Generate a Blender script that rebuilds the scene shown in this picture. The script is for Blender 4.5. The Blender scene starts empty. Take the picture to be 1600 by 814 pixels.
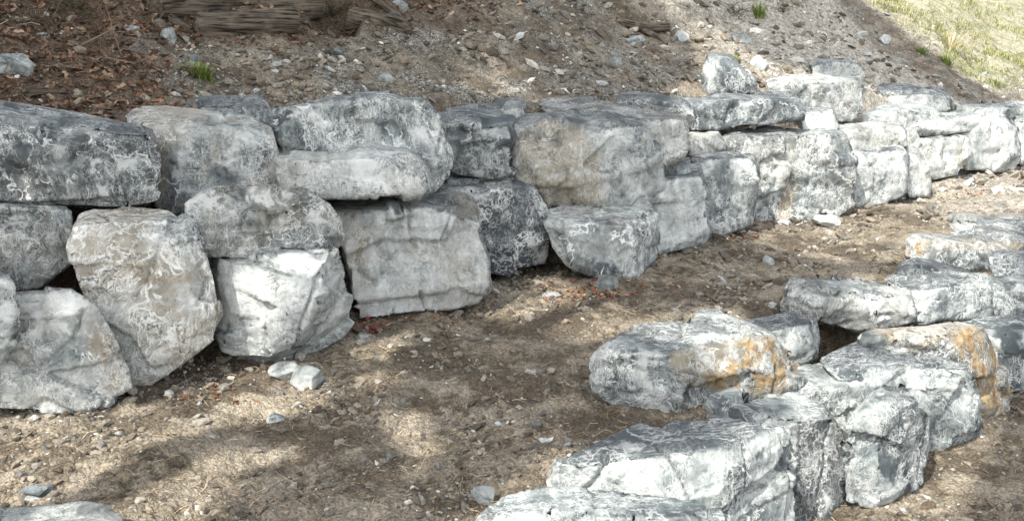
import bpy, bmesh, math, random
import numpy as np
from mathutils import Vector
random.seed(7); RNG = np.random.default_rng(7)
R = math.radians
S = bpy.context.scene
COL = S.collection

# ------------------------------------------------------------------ camera, light, exposure
H, PITCH, F = 2.3, R(14), 1500.0                  # eye height, downward pitch, focal length for a 1600 px wide picture
cam = bpy.data.objects.new('camera', bpy.data.cameras.new('camera')); COL.objects.link(cam)
cam.location = (0, 0, H); cam.rotation_euler = (R(90) - PITCH, 0, 0)
cam.data.sensor_width = 36; cam.data.lens = 36 * F / 1600; cam.data.clip_start = .05; cam.data.clip_end = 500
S.camera = cam
SUN_EL, SUN_AZ = R(50), math.atan2(-.60, -.80)    # azimuth of the sun measured from +Y towards +X
TO_SUN = Vector((math.sin(SUN_AZ)*math.cos(SUN_EL), math.cos(SUN_AZ)*math.cos(SUN_EL), math.sin(SUN_EL)))
w = bpy.data.worlds.new('World'); S.world = w; w.use_nodes = True
nt = w.node_tree; bg = nt.nodes['Background']; sky = nt.nodes.new('ShaderNodeTexSky')
sky.sky_type = 'NISHITA'; sky.sun_disc = False; sky.sun_elevation = SUN_EL; sky.sun_rotation = SUN_AZ
sky.air_density = 1.0; sky.dust_density = 2.0
hs_ = nt.nodes.new('ShaderNodeHueSaturation'); hs_.inputs['Saturation'].default_value = .22   # thin high haze: a whiter sky
nt.links.new(sky.outputs[0], hs_.inputs['Color']); nt.links.new(hs_.outputs[0], bg.inputs[0]); bg.inputs[1].default_value = .15
sl = bpy.data.lights.new('sun', 'SUN'); sl.energy = 2.7; sl.angle = R(.53); sl.color = (1, .955, .88)
so = bpy.data.objects.new('sun', sl); COL.objects.link(so); so.rotation_euler = (-TO_SUN).to_track_quat('-Z', 'Y').to_euler()
so.location = (0, 0, 30)
S.view_settings.view_transform = 'Standard'; S.view_settings.look = 'None'
S.view_settings.exposure = 1.55; S.view_settings.gamma = 1; S.view_settings.use_curve_mapping = False

# ------------------------------------------------------------------ helpers
CP, SP = math.cos(PITCH), math.sin(PITCH)
def ray(u, v):
    a, b = (u-800)/F, (407-v)/F
    return Vector((a, CP + b*SP, -SP + b*CP))
def at_y(u, v, Y):                                # point seen at pixel u,v lying Y metres ahead
    d = ray(u, v); return Vector((0, 0, H)) + d*(Y/d.y)
def at_z(u, v, z):
    d = ray(u, v); return Vector((0, 0, H)) + d*((z-H)/d.z)
def to_px(P):
    x, y, z = P[..., 0], P[..., 1], P[..., 2]-H
    f = y*CP - z*SP; up = y*SP + z*CP
    f = np.where(f > .01, f, np.nan)
    return 800 + F*x/f, 407 - F*up/f
_t = np.random.default_rng(3)
PERM = _t.permutation(256); PERM = np.concatenate([PERM, PERM, PERM])
G = _t.normal(size=(256, 3)); G /= np.linalg.norm(G, axis=1)[:, None]
def noise(P, s=0):
    P = np.asarray(P, float) + s*17.31
    i = np.floor(P).astype(int); f = P - i; w_ = f*f*f*(f*(f*6-15)+10); i &= 255
    out = 0
    for dx in (0, 1):
        for dy in (0, 1):
            for dz in (0, 1):
                h = PERM[(PERM[(PERM[(i[:, 0]+dx) & 255] + i[:, 1]+dy) & 255] + i[:, 2]+dz) & 255]
                g = G[h]; d = g[:, 0]*(f[:, 0]-dx) + g[:, 1]*(f[:, 1]-dy) + g[:, 2]*(f[:, 2]-dz)
                out = out + d*(w_[:, 0] if dx else 1-w_[:, 0])*(w_[:, 1] if dy else 1-w_[:, 1])*(w_[:, 2] if dz else 1-w_[:, 2])
    return out
def fbm(P, o=4, s=0, r=.5, ridged=False):
    a, t = 1., 0
    for k in range(o):
        n = noise(P*2**k, s+k); t = t + a*((.25-np.abs(n)) if ridged else n); a *= r
    return t
def sstep(a, b, x):
    t = np.clip((x-a)/(b-a), 0, 1); return t*t*(3-2*t)
def in_poly(px, py, poly):
    r = np.zeros(px.shape, bool); n = len(poly)
    for k in range(n):
        (x1, y1), (x2, y2) = poly[k], poly[(k+1) % n]
        if y1 == y2: continue
        c = ((y1 > py) != (y2 > py)) & (px < (x2-x1)*(py-y1)/(y2-y1) + x1)
        r ^= c
    return r
def poly_dist(px, py, poly):                       # signed: positive inside
    d = np.full(px.shape, 1e9)
    for k in range(len(poly)):
        (x1, y1), (x2, y2) = poly[k], poly[(k+1) % len(poly)]
        L = (x2-x1)**2 + (y2-y1)**2 + 1e-9
        t = np.clip(((px-x1)*(x2-x1)+(py-y1)*(y2-y1))/L, 0, 1)
        d = np.minimum(d, np.hypot(px-x1-t*(x2-x1), py-y1-t*(y2-y1)))
    return np.where(in_poly(px, py, poly), d, -d)
def sdist(X, Y, line):                             # signed distance to a polyline, positive on its left (uphill)
    best = np.full(X.shape, 1e9); sg = np.ones(X.shape)
    for (x1, y1), (x2, y2) in zip(line[:-1], line[1:]):
        dx, dy = x2-x1, y2-y1; L = dx*dx+dy*dy
        t = np.clip(((X-x1)*dx+(Y-y1)*dy)/L, 0, 1)
        d = np.hypot(X-x1-t*dx, Y-y1-t*dy)
        c = dx*(Y-y1) - dy*(X-x1)
        sg = np.where(d < best, np.sign(c), sg); best = np.minimum(best, d)
    return best*sg
def tag(o, label=None, cat=None, group=None, kind=None):
    if label: o['label'] = label
    if cat: o['category'] = cat
    if group: o['group'] = group
    if kind: o['kind'] = kind
    return o
def mesh_np(name, V, Fc, mats=(), smooth=True, parent=None, loc=None, attrs=None):
    """V (n,3), Fc (m,k) one polygon size"""
    V = np.asarray(V, np.float32); Fc = np.asarray(Fc, np.int32); k = Fc.shape[1]
    me = bpy.data.meshes.new(name)
    if loc is not None: V = V - np.array(loc, np.float32)
    me.vertices.add(len(V)); me.vertices.foreach_set('co', V.ravel())
    me.loops.add(Fc.size); me.loops.foreach_set('vertex_index', Fc.ravel())
    me.polygons.add(len(Fc)); me.polygons.foreach_set('loop_start', np.arange(0, Fc.size, k, dtype=np.int32))
    me.polygons.foreach_set('use_smooth', np.full(len(Fc), smooth))
    me.update(); me.validate()
    for n, a in (attrs or {}).items():
        a = np.asarray(a, np.float32)
        if a.ndim == 1: at = me.attributes.new(n, 'FLOAT', 'POINT'); at.data.foreach_set('value', a)
        else:
            at = me.attributes.new(n, 'FLOAT_COLOR', 'POINT')
            at.data.foreach_set('color', np.concatenate([a, np.ones((len(a), 1), np.float32)], 1).ravel())
    for m in mats: me.materials.append(m)
    o = bpy.data.objects.new(name, me); COL.objects.link(o)
    if loc is not None: o.location = loc
    if parent: o.parent = parent
    return o

# ------------------------------------------------------------------ materials
class NT:
    def __init__(s, name):
        s.m = bpy.data.materials.new(name); s.m.use_nodes = True; s.t = s.m.node_tree; s.n = s.t.nodes
        s.b = s.n['Principled BSDF']; s.b.inputs['Roughness'].default_value = .85
        s.b.inputs['Specular IOR Level'].default_value = .25
    def new(s, ty, **k):
        n = s.n.new(ty)
        for a, b in k.items(): setattr(n, a, b)
        return n
    def put(s, sock, v):
        if hasattr(v, 'is_output') or hasattr(v, 'links'): s.t.links.new(v, sock)
        else:
            try: sock.default_value = v
            except Exception: sock.default_value = (*v, 1) if len(v) == 3 else v
    def math(s, op, a, b=0., c=None, clamp=False):
        n = s.new('ShaderNodeMath', operation=op, use_clamp=clamp); s.put(n.inputs[0], a); s.put(n.inputs[1], b)
        if c is not None: s.put(n.inputs[2], c)
        return n.outputs[0]
    def vec(s, op, a, b):
        n = s.new('ShaderNodeVectorMath', operation=op); s.put(n.inputs[0], a); s.put(n.inputs[1], b); return n.outputs[0]
    def scale(s, v, f):
        n = s.new('ShaderNodeVectorMath', operation='SCALE'); s.put(n.inputs[0], v); s.put(n.inputs['Scale'], f); return n.outputs[0]
    def noise(s, v, sc, det=4., rough=.55, dist=0., col=False):
        n = s.new('ShaderNodeTexNoise'); s.put(n.inputs['Vector'], v); n.inputs['Scale'].default_value = sc
        n.inputs['Detail'].default_value = det; n.inputs['Roughness'].default_value = rough; n.inputs['Distortion'].default_value = dist
        return n.outputs['Color'] if col else n.outputs['Fac']
    def rng(s, v, a, b, c=0., d=1.):
        n = s.new('ShaderNodeMapRange', interpolation_type='SMOOTHSTEP'); s.put(n.inputs[0], v)
        for k, x in zip((1, 2, 3, 4), (a, b, c, d)): s.put(n.inputs[k], x)
        return n.outputs[0]
    def mix(s, f, a, b, ty='MIX'):
        n = s.new('ShaderNodeMix', data_type='RGBA', blend_type=ty); s.put(n.inputs[0], f); s.put(n.inputs[6], a); s.put(n.inputs[7], b); return n.outputs[2]
    def ridge(s, v, sc, wd, det=4., rough=.55, dist=0.):     # thin wandering filaments
        return s.rng(s.math('ABSOLUTE', s.math('SUBTRACT', s.noise(v, sc, det, rough, dist), .5)), 0., wd, 1., 0.)
    def attr(s, name):
        n = s.new('ShaderNodeAttribute', attribute_name=name); return n
    def bump(s, h, dist, strength=1., prev=None):
        n = s.new('ShaderNodeBump'); n.inputs['Strength'].default_value = strength; n.inputs['Distance'].default_value = dist
        s.put(n.inputs['Height'], h)
        if prev is not None: s.put(n.inputs['Normal'], prev)
        return n.outputs[0]
    def out(s, col, nrm=None):
        s.put(s.b.inputs['Base Color'], col)
        if nrm is not None: s.put(s.b.inputs['Normal'], nrm)
        return s.m

def stone_mat():
    k = NT('veined_limestone')
    tc = k.new('ShaderNodeTexCoord').outputs['Object']; oi = k.new('ShaderNodeObjectInfo')
    off = k.new('ShaderNodeCombineXYZ'); 
    k.put(off.inputs[0], k.math('MULTIPLY', oi.outputs['Random'], 61.)); k.put(off.inputs[1], k.math('MULTIPLY', oi.outputs['Random'], 37.)); k.put(off.inputs[2], k.math('MULTIPLY', oi.outputs['Random'], 23.))
    co = k.scale(k.vec('ADD', tc, off.outputs[0]), k.math('ADD', k.math('MULTIPLY', k.math('FRACT', k.math('MULTIPLY', oi.outputs['Random'], 7.3)), .75), .6))
    sep = k.new('ShaderNodeSeparateColor'); k.put(sep.inputs[0], oi.outputs['Color'])
    tone, tan, vein = sep.outputs[0], sep.outputs[1], sep.outputs[2]
    nz = k.new('ShaderNodeSeparateXYZ'); k.put(nz.inputs[0], k.new('ShaderNodeNewGeometry').outputs['Normal'])
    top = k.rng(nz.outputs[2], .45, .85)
    wn = k.vec('SUBTRACT', k.noise(co, 2.2, 3, .6, col=True), (.5, .5, .5))
    wp = k.vec('ADD', co, k.scale(wn, .20))
    wn2 = k.vec('SUBTRACT', k.noise(co, 9, 3, .6, col=True), (.5, .5, .5))
    wp2 = k.vec('ADD', wp, k.scale(wn2, .035))
    # bedding: streaks drawn out along the block (tops), down the face (sides)
    stk_t = k.vec('MULTIPLY', wp, (2.2, 13., 13.)); stk_v = k.vec('MULTIPLY', wp, (11., 11., 2.6))
    n_big = k.noise(wp, 1.9, 3, .55); n_mid = k.noise(wp2, 6., 6, .65); n_fine = k.noise(wp2, 26., 7, .72)
    s_t = k.noise(stk_t, 1., 5, .65); s_v = k.noise(stk_v, 1., 5, .62)
    strk = k.mix(top, s_v, s_t)
    rB = k.math('FRACT', k.math('MULTIPLY', oi.outputs['Random'], 13.7))
    # darkness of the grey
    val = k.math('ADD', k.math('MULTIPLY', n_big, .5), k.math('ADD', k.math('MULTIPLY', n_mid, k.math('ADD', .45, k.math('MULTIPLY', rB, .7))), k.math('ADD', k.math('MULTIPLY', strk, k.math('SUBTRACT', 1.0, k.math('MULTIPLY', rB, .7))), -.03)))
    val = k.math('ADD', val, k.math('MULTIPLY', n_fine, .5))            # about 1.2 mean
    val = k.math('ADD', val, k.math('MULTIPLY', k.math('SUBTRACT', tone, .5), .62))
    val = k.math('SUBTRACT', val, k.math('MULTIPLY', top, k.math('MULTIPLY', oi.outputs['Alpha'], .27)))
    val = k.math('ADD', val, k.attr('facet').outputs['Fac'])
    r = k.new('ShaderNodeValToRGB'); e = r.color_ramp.elements
    e[0].position = .25; e[0].color = (.062, .074, .080, 1); e[1].position = .95; e[1].color = (.62, .64, .63, 1)
    for p, c in ((.40, (.112, .134, .138)), (.52, (.20, .224, .222)), (.66, (.30, .322, .312)), (.8, (.41, .43, .415))):
        q = e.new(p); q.color = (*c, 1)
    k.put(r.inputs[0], k.rng(val, .50, 1.74))
    r.color_ramp.interpolation = 'LINEAR'
    col = r.outputs[0]
    # warm weathering
    warm = k.mix(k.noise(wp2, 12., 4, .6), (.16, .135, .095), (.38, .33, .245))
    wm = k.math('MULTIPLY', tan, k.rng(k.noise(wp, 2.4, 5, .65), .38, .60))
    wa = k.attr('tan_patch').outputs['Fac']
    wm = k.math('MAXIMUM', wm, k.math('MULTIPLY', wa, k.rng(k.noise(wp2, 9., 5, .65), .30, .52)))
    col = k.mix(k.math('MULTIPLY', wm, .85), col, warm)
    # white calcite: web of filaments in three sizes, gathered by a mask
    gate = k.rng(k.noise(wp, 2.6, 3, .55), .40, .60)
    gate2 = k.rng(k.noise(wp, 4.3, 3, .6), .38, .62)
    v1 = k.math('MULTIPLY', k.ridge(wp2, 3.2, .017, 5, .56, .1), k.rng(k.noise(wp, 3.5, 2), .42, .55))
    v2 = k.math('MULTIPLY', k.ridge(wp2, 11., .030, 6, .66, .1), gate)
    v3 = k.math('MULTIPLY', k.ridge(k.mix(top, stk_v, stk_t), 1.4, .030, 6, .66, .1), gate2)
    v4 = k.math('MULTIPLY', k.ridge(wp2, 34., .055, 4, .65, .1), k.math('MULTIPLY', gate2, .55))
    vv = k.math('MAXIMUM', k.math('MAXIMUM', v1, v2), k.math('MAXIMUM', v3, v4))
    blot = k.rng(k.noise(wp2, 4.4, 7, .66, .1), .54, .64)
    vv = k.math('MAXIMUM', vv, k.math('MULTIPLY', blot, .75))
    vv = k.math('MULTIPLY', k.math('MAXIMUM', k.math('MULTIPLY', vv, k.math('SUBTRACT', 1., k.math('MULTIPLY', top, .45))), v3), vein, clamp=True)
    white = k.mix(k.noise(co, 7., 2), (.66, .69, .68), (.80, .80, .76))
    col = k.mix(vv, col, white)
    # rust
    ru = k.math('MULTIPLY', k.attr('rust').outputs['Fac'], k.rng(k.noise(k.vec('MULTIPLY', wp2, (1, 1, .6)), 10., 7, .72), .44, .56))
    rc = k.mix(k.rng(k.noise(wp2, 17., 4), .35, .65), (.15, .082, .032), (.36, .26, .12))
    col = k.mix(k.math('MULTIPLY', ru, .85), col, rc)
    # dark pits and hairline cracks
    pit = k.math('MULTIPLY', k.ridge(k.vec('MULTIPLY', wp2, (1, 1, 2.2)), 4.2, .008, 6, .62, .1), k.rng(k.noise(wp, 5., 2), .5, .62))
    col = k.mix(k.math('MULTIPLY', pit, .8), col, (.03, .033, .035))
    h = k.math('ADD', k.math('MULTIPLY', n_mid, 1.3), k.math('ADD', k.math('MULTIPLY', n_fine, .8), k.math('MULTIPLY', strk, .8)))
    h = k.math('ADD', h, k.math('MULTIPLY', vv, .08)); h = k.math('SUBTRACT', h, k.math('MULTIPLY', pit, .6))
    nb = k.bump(h, .026, .7)
    nb = k.bump(k.noise(wp2, 75., 5, .7), .008, .7, nb)
    k.b.inputs['Roughness'].default_value = .8
    return k.out(col, nb)
STONE = stone_mat()

def ground_mat():
    k = NT('stony_soil')
    co = k.new('ShaderNodeTexCoord').outputs['Object']
    z = k.new('ShaderNodeSeparateColor'); k.put(z.inputs[0], k.attr('zone').outputs['Color'])
    scree, litter, grass = z.outputs[0], z.outputs[1], z.outputs[2]
    pale = k.attr('pale').outputs['Fac']
    wp = k.vec('ADD', co, k.scale(k.vec('SUBTRACT', k.noise(co, 5, 3, .6, col=True), (.5, .5, .5)), .12))
    n1 = k.noise(wp, 2.3, 4, .6); n2 = k.noise(wp, 13., 6, .7); n3 = k.noise(co, 60., 4, .7)
    soil = k.mix(k.rng(n2, .36, .62), (.066, .055, .040), (.25, .212, .158))
    soil = k.mix(k.rng(n1, .40, .62), soil, k.mix(n3, (.16, .135, .105), (.36, .32, .255)))
    soil = k.mix(k.math('MULTIPLY', k.rng(k.noise(wp, 1.1, 5, .65), .47, .57), .8), soil, k.mix(n3, (.030, .024, .017), (.115, .09, .064)))
    gr = k.mix(k.rng(n2, .35, .65), (.046, .042, .035), (.25, .24, .208))
    gr = k.mix(k.rng(n3, .52, .66), gr, (.48, .47, .43))
    col = k.mix(scree, soil, gr)
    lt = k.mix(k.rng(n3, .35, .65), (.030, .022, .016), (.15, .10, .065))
    col = k.mix(k.math('MULTIPLY', litter, .85), col, lt)  # litter tone, also used for the shade painted along the diagonal band
    col = k.mix(pale, col, k.mix(k.rng(n2, .3, .65), (.15, .135, .11), (.48, .46, .41)))
    gg = k.mix(k.rng(k.math('ADD', k.math('MULTIPLY', n2, .6), k.math('MULTIPLY', n1, .4)), .40, .56), (.12, .14, .05), (.33, .31, .24))
    col = k.mix(k.math('MULTIPLY', grass, .9), col, gg)
    v = k.new('ShaderNodeTexVoronoi', feature='F1'); k.put(v.inputs['Vector'], wp); v.inputs['Scale'].default_value = 34.
    v2 = k.new('ShaderNodeTexVoronoi', feature='F1'); k.put(v2.inputs['Vector'], wp); v2.inputs['Scale'].default_value = 80.
    hs = k.new('ShaderNodeSeparateColor'); k.put(hs.inputs[0], v2.outputs['Color'])
    col = k.mix(1., col, k.mix(hs.outputs[0], (.55, .55, .55), (1.35, 1.33, 1.28)), 'MULTIPLY')
    h = k.math('ADD', k.math('MULTIPLY', n2, 1.2), k.math('SUBTRACT', k.math('MULTIPLY', n3, .22), k.math('ADD', k.math('MULTIPLY', v.outputs['Distance'], .5), k.math('MULTIPLY', v2.outputs['Distance'], .3))))
    k.b.inputs['Roughness'].default_value = .95
    return k.out(col, k.bump(h, .026, .8))
GROUND = ground_mat()

def vcol_mat(name, rough=.9, fine=40., amt=.5, bump=.01, transl=0.):
    k = NT(name); co = k.new('ShaderNodeTexCoord').outputs['Object']
    c = k.attr('tint').outputs['Color']; n = k.noise(co, fine, 5, .65)
    col = k.mix(1., c, k.mix(k.rng(n, .3, .7), (1-amt,)*3, (1+amt,)*3), 'MULTIPLY')
    k.b.inputs['Roughness'].default_value = rough
    return k.out(col, k.bump(n, bump, .8))
PEBBLE = vcol_mat('gravel_stone', .9, 60., .35, .006)
LEAF = vcol_mat('dry_leaf', .8, 50., .3, .002)
GREEN = vcol_mat('green_leaf', .6, 20., .25, .002)

def wood_mat():
    k = NT('weathered_wood'); co = k.new('ShaderNodeTexCoord').outputs['Object']
    s = k.vec('MULTIPLY', co, (2.2, 34., 34.)); n = k.noise(s, 1., 6, .65, .4); m = k.noise(co, 4., 3)
    col = k.mix(k.rng(n, .35, .62), (.013, .010, .008), (.17, .14, .105))
    col = k.mix(k.rng(m, .55, .8), col, (.20, .17, .13)); col = k.mix(k.rng(n, .36, .42, 1, 0), col, (.02, .014, .01))
    return k.out(col, k.bump(n, .04, 1.))
WOOD = wood_mat()
def bark_mat():
    k = NT('tree_bark'); co = k.new('ShaderNodeTexCoord').outputs['Object']
    n = k.noise(k.vec('MULTIPLY', co, (9, 9, 2)), 1., 6, .65)
    return k.out(k.mix(k.rng(n, .35, .65), (.04, .03, .022), (.17, .14, .11)), k.bump(n, .05, 1.))
BARK = bark_mat()

# ------------------------------------------------------------------ terrain
def W(u, v, z=0.): p = at_z(u, v, z); return (p.x, p.y)
BASE = [(-14, .6), (-6, 4.2)] + [W(*q) for q in ((0, 655), (200, 622), (360, 575), (560, 508), (745, 475), (850, 430), (1000, 415), (1100, 378), (1190, 350), (1330, 330), (1450, 305), (1600, 262))]
dx = BASE[-1][0]-BASE[-2][0]; dy = BASE[-1][1]-BASE[-2][1]
BASE += [(BASE[-1][0]+dx*3, BASE[-1][1]+dy*3), (40, 36)]
LOW = [(-14, .5), (0, 1.2), (.75, 3.0), (.95, 4.1), (1.4, 4.6), (1.8, 5.0), (2.25, 5.4), (3.1, 6.3), (3.7, 6.9), (4.4, 7.4), (9, 10.4), (40, 30)]
PIT = [W(1312, 545, 0), W(1308, 505, 0)]; HOLES = []
XT = [-20, -3, -1, 1.5, 4.1, 5.0, 6.2, 7.4, 9, 40]; ZT = [1.6, 1.58, 1.66, 1.52, 1.45, 1.40, 1.12, .88, .85, .8]
def segd(X, Y, a, b):
    L = (b[0]-a[0])**2+(b[1]-a[1])**2; t = np.clip(((X-a[0])*(b[0]-a[0])+(Y-a[1])*(b[1]-a[1]))/L, 0, 1)
    return np.hypot(X-a[0]-t*(b[0]-a[0]), Y-a[1]-t*(b[1]-a[1]))
def terrain_z(X, Y, detail=True):
    P = np.stack([X, Y, X*0], 1)
    s = sdist(X, Y, BASE); sl = sdist(X, Y, LOW)
    zt = np.interp(X, XT, ZT)
    wob = .10*noise(P*.9, 5) + .05*noise(P*2.3, 9)
    up = (zt-.06)*sstep(.85, 1.3, s)
    hill = np.maximum(s-1.3, 0)
    slope = np.interp(X, [-6, -1, 3, 8, 14], [.50, .50, .50, .50, .46])
    z = up + slope*hill*(1-np.exp(-hill*2)) - .0016*np.maximum(hill-8, 0)**2
    z = z + hill.clip(0, 2)*.35*noise(P*.55, 12)
    z = z - .5*sstep(.80, .50, sl) - .8*sstep(.5, .25, segd(X, Y, *PIT))
    for hx, hy, hr, hd in HOLES: z = z - hd*sstep(hr, hr*.4, np.hypot(X-hx, (Y-hy)*.8))
    z = z + np.where((s < .5) & (sl > 0), 1, .4)*wob*sstep(-.2, .6, sl)
    z = z + (-.015 + .10*noise(P*2.1, 15))*sstep(-.6, -.02, s)*sstep(.9, .2, s)
    if detail:
        z = z + (.045 + .035*sstep(1, 1.6, s))*fbm(P*3.5, 3, 20) + .024*fbm(P*11, 3, 30, .6) + .012*fbm(P*40, 2, 40, .6, True)
    return z
def hz(x, y, detail=False): return float(terrain_z(np.array([x]), np.array([y]), detail)[0])
def hitc(u, v):
    d = ray(u, v); o = Vector((0, 0, H)); t = 3.
    while t < 45:
        p = o + d*t
        if p.z < hz(p.x, p.y): return (p.x, p.y)
        t += .04
    return (p.x, p.y)
HOLES = [(*hitc(166, 60), .20, .22), (*hitc(520, 22), .34, .30), (*hitc(1148, 40), .28, .25), (*hitc(90, 5), .5, .3)]
az = np.concatenate([np.linspace(-180, -40, 60)[:-1], np.linspace(-40, -31, 50)[:-1], np.linspace(-31, 31, 1050)[:-1], np.linspace(31, 40, 50)[:-1], np.linspace(40, 180, 60)])
rr = np.concatenate([np.linspace(.2, 2.6, 12)[:-1], np.geomspace(2.6, 24, 900)[:-1], np.geomspace(24, 160, 40)])
A, RR = np.meshgrid(np.radians(az), rr); TX = (RR*np.sin(A)).ravel(); TY = (RR*np.cos(A)).ravel()
TZ = terrain_z(TX, TY); TZ = np.minimum(TZ, 14 + .3*noise(np.stack([TX*.2, TY*.2, TX*0], 1)))
nA, nR = len(az), len(rr)
i0 = (np.arange(nR-1)[:, None]*nA + np.arange(nA-1)[None, :]).ravel()
TF = np.stack([i0, i0+1, i0+1+nA, i0+nA], 1)[:, ::-1]
TP = np.stack([TX, TY, TZ], 1)
GL = [hitc(1600, 172), hitc(1480, 95), hitc(1360, 10)]; PL = [hitc(1200, 140), hitc(1120, 70), hitc(1010, 5)]
for L_ in (GL, PL):
    e_ = (L_[-1][0]-L_[-2][0], L_[-1][1]-L_[-2][1]); L_.append((L_[-1][0]+e_[0]*8, L_[-1][1]+e_[1]*8))
    e_ = (L_[0][0]-L_[1][0], L_[0][1]-L_[1][1]); L_.insert(0, (L_[0][0]+e_[0]*4, L_[0][1]+e_[1]*4))
print('GL', GL, 'PL', PL)
def zones(P):
    X, Y = P[:, 0], P[:, 1]; s = sdist(X, Y, BASE); Q = P*np.array([1, 1, 0])
    n = noise(Q*.9, 50); n2 = noise(Q*2.5, 51)
    U, V = to_px(P); U = np.nan_to_num(U, nan=-999); V = np.nan_to_num(V, nan=-999)
    uphill = sstep(.5, .9, s)
    dg_ = noise(np.stack([X*1.3 + Y*.6, (Y - X*.5)*3., X*0], 1), 55); scree = uphill*np.clip(.55 + 1.5*dg_ + 1.0*n2 - .35*sstep(1.8, 3.2, s)*sstep(6, 3, X), 0, 1)
    # leaf litter: the wooded left end of the bank
    lx = X + .45*(s-1) + .5*n
    litter = uphill*np.maximum(sstep(-2.05, -2.9, lx), sstep(2.3, 3.0, s + .3*n2)*sstep(.4, -.9, X)*.8)
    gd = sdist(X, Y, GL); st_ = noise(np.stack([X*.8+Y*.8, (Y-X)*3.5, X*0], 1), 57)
    litter = np.maximum(litter, uphill*sstep(-.1, .3, gd)*sstep(5.0, 2.2, gd)*np.clip(.22 + 2.2*st_ + .8*n2, 0, .7))  # tree shade painted into the diagonal band as streaks of litter colour
    grass = uphill*sstep(.2, -.5, sdist(X, Y, GL) + .5*n2)*sstep(1.6, 2.6, s)
    pale = uphill*sstep(.5, -.9, sdist(X, Y, PL) + .8*n)*(1-grass)*.9
    pale = pale*(1-.9*sstep(2.6, 1.6, sdist(X, Y, GL))*(1-grass))  # gravel toned down along that band, its shade put into the colour
    pale = np.maximum(pale, (1-uphill)*sstep(4.2, 6.2, X+.6*n)*.55)
    return np.stack([scree, litter, grass], 1), pale
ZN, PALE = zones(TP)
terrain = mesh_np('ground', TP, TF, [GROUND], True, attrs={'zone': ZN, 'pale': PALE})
tag(terrain, kind='structure')

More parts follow.
